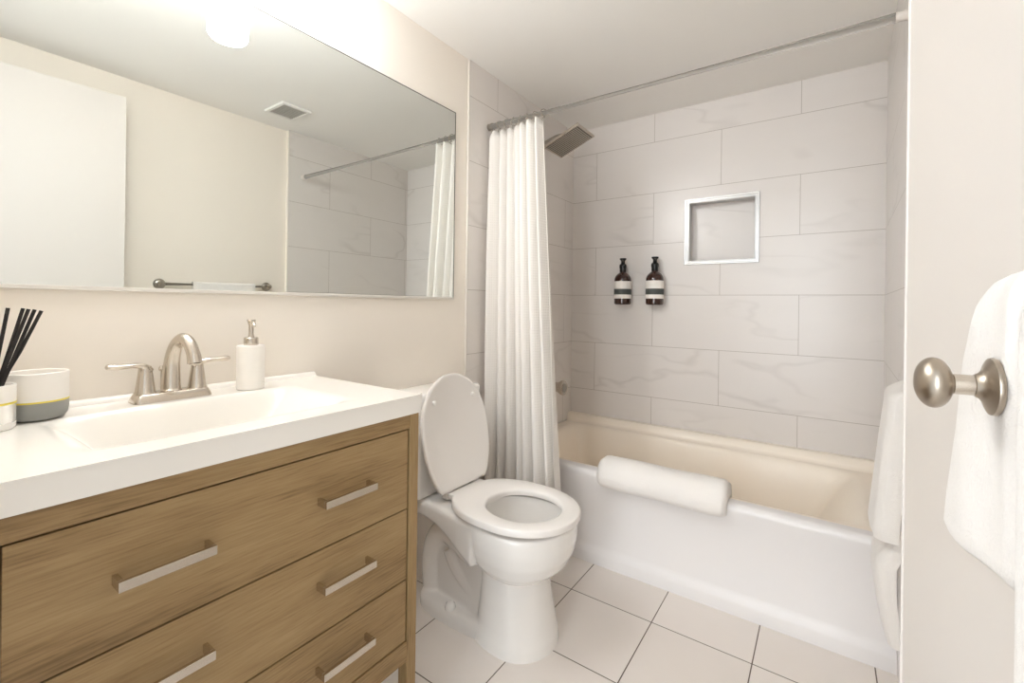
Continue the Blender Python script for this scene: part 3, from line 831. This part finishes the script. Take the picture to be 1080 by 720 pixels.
for i in range(NU):
    for j in range(NV):
        f = bm.faces.new((G[i][j], G[i][j + 1], G[i + 1][j + 1], G[i + 1][j]))
        for l, (a, b) in zip(f.loops, ((i, j), (i, j + 1), (i + 1, j + 1), (i + 1, j))): l[lay].uv = (arc[a], G[a][b].co.z)
fabric = finish('fabric', bm, M['curtain'], parent=cu_, angle=80)
so_ = fabric.modifiers.new('thick', 'SOLIDIFY'); so_.thickness = 0.0016; so_.offset = 0
for k in range(8):
    x = 0.030 + 0.281 * (k / 7.0); rc = rodp(x)
    bm = bmesh.new()
    pts = [rc + V(0.006 * math.sin(a * 2 + k), 0.0175 * math.sin(a), -0.003 + 0.0180 * math.cos(a)) for a in [2 * math.pi * i / 20 for i in range(20)]]
    tube(bm, pts + [pts[0]], 0.0016, 8)
    tube(bm, spline([rc + V(0, 0, -.020), rc + V(.004, -.010, -.024), rc + V(.001, -.013, -.032), rc + V(-.003, -.004, -.034)], 4), 0.0016, 8)
    sphere(bm, rc + V(0, -.016, -.013), 0.0048, n=12)
    finish('curtain_ring', bm, M['dark_nickel'], parent=cu_)

# ------------------------------------------------------------------ shower head and tub spout
sh = thing('rain_shower', 'square brushed metal rain shower head on the tiled wall above the tub', 'shower head', (0.0, 2.15, 2.0))
HC = V(0.1765, 2.15, 1.966); TL = math.radians(21.8)
mt = Matrix.Translation(HC) @ Matrix.Rotation(-TL, 4, 'Y')
bm = bmesh.new(); t = bmesh.new(); box(t, -.110, .110, -.1, .1, 0.0, 0.012, 0.003); box(t, -.03, .03, -.03, .03, .012, .02, .003); join(bm, t, mt)
t = bmesh.new(); lathe(t, [(.016, .018), (.016, .03), (.012, .038), (.001, .04)], (0, 0, 0), n=24); join(bm, t, mt)
hd = finish('head', bm, M['nickel'], parent=sh, smooth=False)
bm = bmesh.new(); t = bmesh.new(); box(t, -.098, .098, -.088, .088, -.0012, .0005, .0004)
join(bm, t, mt); face = finish('nozzle_plate', bm, mat('nozzle_plate_grey', srgb(120, 112, 102), .5, .5), parent=hd, smooth=False)
bm = bmesh.new(); t = bmesh.new()
for i in range(19):
    for j in range(16): box(t, -.090 + .010 * i - .0025, -.090 + .010 * i + .0025, -.0825 + .011 * j - .0028, -.0825 + .011 * j + .0028, -.0035, -.001)
join(bm, t, mt); finish('nozzles', bm, mat('nozzle_rubber', srgb(196, 188, 176), .6), parent=face, smooth=False)
bm = bmesh.new(); a = mt @ V(0, 0, .036)
tube(bm, spline([(0.006, 2.15, 1.985), (0.05, 2.15, 1.998), (0.10, 2.15, 2.012), (a.x - .012, 2.15, a.z + .012), (a.x, 2.15, a.z)], 6), 0.0105, 16)
lathe(bm, [(.001, .0005), (.03, .0005), (.03, .006), (.014, .012)], (0.0062, 2.15, 1.985), (1, 0, 0), 28)
finish('shower_arm', bm, M['dark_nickel'], parent=sh)

sp_ = thing('tub_spout', 'round metal tub spout on the tiled wall beside the curtain', 'tub spout', (0.0, 2.157, 0.648))
bm = bmesh.new(); lathe(bm, [(.001, .0005), (.037, .0005), (.037, .008), (.026, .014), (.025, .11), (.030, .125), (.038, .138), (.040, .150), (.038, .156), (.001, .156)], (0.0062, 2.157, 0.648), (1, 0, 0), 36)
b_ = finish('body', bm, M['nickel'], parent=sp_)
bm = bmesh.new(); lathe(bm, [(.001, .1562), (.024, .1562), (.024, .159), (.018, .160), (.001, .160)], (0.0062, 2.157, 0.648), (1, 0, 0), 30); finish('end_button', bm, M['dark_nickel'], parent=b_)

# ------------------------------------------------------------------ wall-mounted amber bottles
for x, lab in ((0.357, 'amber pump bottle on the shower wall, the one farther from the niche'), (0.540, 'amber pump bottle on the shower wall, the one nearer the niche')):
    y = B - 0.056; z = 1.102; r = 0.0475
    t_ = thing('pump_bottle', lab, 'bottle', (x, y, z), 'amber pump bottles on the shower wall')
    bm = bmesh.new(); lathe(bm, [(.001, 0), (r - .006, 0), (r - .001, .004), (r, .010), (r, .140), (r - .0015, .150), (r - .006, .161), (r - .014, .171), (r - .024, .179), (.018, .184), (.0155, .190), (.0155, .198), (.001, .198)], (x, y, z), n=44)
    gb = finish('glass', bm, M['amber'], parent=t_)
    bm = bmesh.new(); r2 = r + .0006
    lathe(bm, [(r, .034), (r2, .034), (r2, .132), (r, .132)], (x, y, z), n=44)
    la = finish('label', bm, M['label'], parent=gb)
    bm = bmesh.new(); r3 = r2 + .0004
    lathe(bm, [(r2, .0565), (r3, .0565), (r3, .0885), (r2, .0885)], (x, y, z), n=44); finish('label_band', bm, M['label_dark'], parent=la)
    bm = bmesh.new(); lathe(bm, [(.0175, .186), (.0185, .188), (.0185, .204), (.0205, .212), (.0205, .224), (.0165, .230), (.0115, .234), (.0105, .246), (.0135, .252), (.0185, .257), (.0190, .263), (.018, .264), (.001, .264)], (x, y, z), n=30)
    tube(bm, [(x, y, z + .247), (x + .008, y - .026, z + .249), (x + .012, y - .040, z + .243), (x + .013, y - .043, z + .236)], [.007, .0062, .0055, .005], 12)
    finish('pump', bm, M['black'], parent=t_)
    bm = bmesh.new(); box(bm, x - .012, x + .012, y + r - .001, B - .0003, z + .03, z + .17, .001); finish('wall_bracket', bm, M['black'], parent=t_, smooth=False)

# ------------------------------------------------------------------ towel bar seen in the mirror, with its towel
tr = thing('towel_bar', 'dark metal towel bar on the right wall seen in the mirror', 'towel bar', (W, 1.138, 1.181))
BX = 1.487
bm = bmesh.new(); tube(bm, [(BX, 0.872, 1.176), (BX, 1.405, 1.182)], 0.0090, 20); finish('rail', bm, M['dark_nickel'], parent=tr)
for y, z in ((0.868, 1.176), (1.408, 1.182)):
    bm = bmesh.new(); lathe(bm, [(.001, .0004), (.026, .0004), (.027, .004), (.024, .008), (.013, .012), (.012, .05), (.010, .053), (.001, .053)], (W, y, z), (-1, 0, 0), 32); finish('bracket', bm, M['dark_nickel'], parent=tr)
bm = bmesh.new(); R_ = []
n = 14
for i in range(25):
    y = 1.004 + (1.322 - 1.004) * i / 24; z = 1.1765 + 0.006 * (y - 0.872) / .533
    w = 0.001 * math.sin(i * .9)
    o_ = [V(BX + .0135, y, .86), V(BX + .0135, y, 1.0)] + [V(BX + .0140 * math.cos(a), y, z + .0150 * math.sin(a) + w * .5) for a in [math.pi * k / n for k in range(n + 1)]] + [V(BX - .0145 + w, y, 1.0), V(BX - .0150 + w, y, .80)]
    i_ = [V(BX - .0105 + w, y, .80), V(BX - .0100 + w, y, 1.0)] + [V(BX - .0092 * math.cos(a), y, z + .0095 * math.sin(a)) for a in [math.pi * k / n for k in range(n + 1)]] + [V(BX + .0095, y, 1.0), V(BX + .0095, y, .86)]
    R_.append(o_ + i_)
rings(bm, R_)
tw = finish('bar_towel', bm, M['towel'], base=(BX, 1.163, 1.19), angle=60)
tag(tw, 'white towel over the dark towel bar seen in the mirror', 'towel')

# ------------------------------------------------------------------ towel hanging in front of the tub end, behind the door edge
YN, YF = 1.46, 1.665
wx_ = xr_at(1.56)
t_ = thing('towel_hook', 'small metal hook under the towel behind the open door', 'hook', (wx_, 1.57, 0.86))
bm = bmesh.new(); lathe(bm, [(.001, .0006), (.014, .0006), (.014, .005), (.006, .008), (.005, .03), (.008, .034), (.001, .036)], (wx_ - 0.0003, 1.57, 0.862), (-1, 0, 0), 20)
finish('hook_post', bm, M['dark_nickel'], parent=t_)
def flap(name_bm, ztop, zbot, xo_tab, thick, yn, yf, slant, rnd=0.03):
    """solid cloth flap hanging along the wall; xo_tab: height -> how far it stands off the wall"""
    nyv, nz = 30, 40; Fr = []; Bk = []
    for j in range(nz + 1):
        v = j / nz; a = []; b = []
        for i in range(nyv + 1):
            u = i / nyv; y0 = yn + (yf - yn) * u
            zb = zbot + slant * (1 - u) + 0.02 * max(0, (u - .85) / .15) ** 2
            z = ztop + (zb - ztop) * v
            k = 1 - 0.9 * max(0, (rnd - (ztop - z)) / rnd) ** 2
            k2 = 1 - 0.75 * max(0, (0.035 - (z - zb)) / 0.035) ** 2
            e = min(u, 1 - u); k3 = 1 - 0.35 * max(0, (0.16 - e) / 0.16) ** 2
            s = interp(xo_tab, z) + 0.003 * math.sin(8 * u + 3 * v)
            X = xr_at(y0)
            a.append(name_bm.verts.new((X - max(0.004, s * k * k3), y0, z)))
            b.append(name_bm.verts.new((X - max(0.002, (s * k * k3 - thick) if s * k * k3 > thick + .003 else .002), y0, z)))
        Fr.append(a); Bk.append(b)
    for j in range(nz):
        for i in range(nyv):
            name_bm.faces.new((Fr[j][i], Fr[j][i + 1], Fr[j + 1][i + 1], Fr[j + 1][i])); name_bm.faces.new((Bk[j][i], Bk[j + 1][i], Bk[j + 1][i + 1], Bk[j][i + 1]))
    per = [(0, i) for i in range(nyv)] + [(j, nyv) for j in range(nz)] + [(nz, i) for i in range(nyv, 0, -1)] + [(j, 0) for j in range(nz, 0, -1)]
    for a, b in zip(per, per[1:] + per[:1]):
        name_bm.faces.new((Fr[a[0]][a[1]], Bk[a[0]][a[1]], Bk[b[0]][b[1]], Fr[b[0]][b[1]]))
bm = bmesh.new()
flap(bm, 0.897, 0.492, [(0.49, .070), (0.53, .076), (0.63, .065), (0.75, .053), (0.84, .044), (0.90, .040)], .028, YN, YF, 0.02)
bh = finish('hanging_towel', bm, M['towel'], base=(1.47, 1.57, 0.88), angle=70)
tag(bh, 'white bath towel hanging in two layers between the open door and the tub', 'towel')
bm = bmesh.new()
flap(bm, 0.62, 0.242, [(0.24, .042), (0.29, .054), (0.38, .066), (0.44, .064), (0.49, .040), (0.62, .020)], .020, YN + .02, YF + .02, 0.0)
finish('back_layer', bm, M['towel'], parent=bh, angle=70)

# ------------------------------------------------------------------ ceiling vent (seen in the mirror)
ve = thing('ceiling_vent', 'square exhaust vent in the ceiling seen in the mirror', 'vent', (1.215, 1.365, H))
bm = bmesh.new(); z0 = H - .012
for a in ((1.115, 1.315, 1.282, 1.300), (1.115, 1.315, 1.430, 1.448), (1.115, 1.133, 1.300, 1.430), (1.297, 1.315, 1.300, 1.430)): box(bm, a[0], a[1], a[2], a[3], z0, H - .0003, .002)
finish('frame', bm, M['white_plastic'], parent=ve, smooth=False)
bm = bmesh.new()
box(bm, 1.133, 1.297, 1.300, 1.430, H - .003, H - .0004)
for k in range(8): box(bm, 1.137 + .02 * k, 1.149 + .02 * k, 1.300, 1.430, z0 + .002, H - .003)
finish('grille', bm, M['grille'], parent=ve, smooth=False)
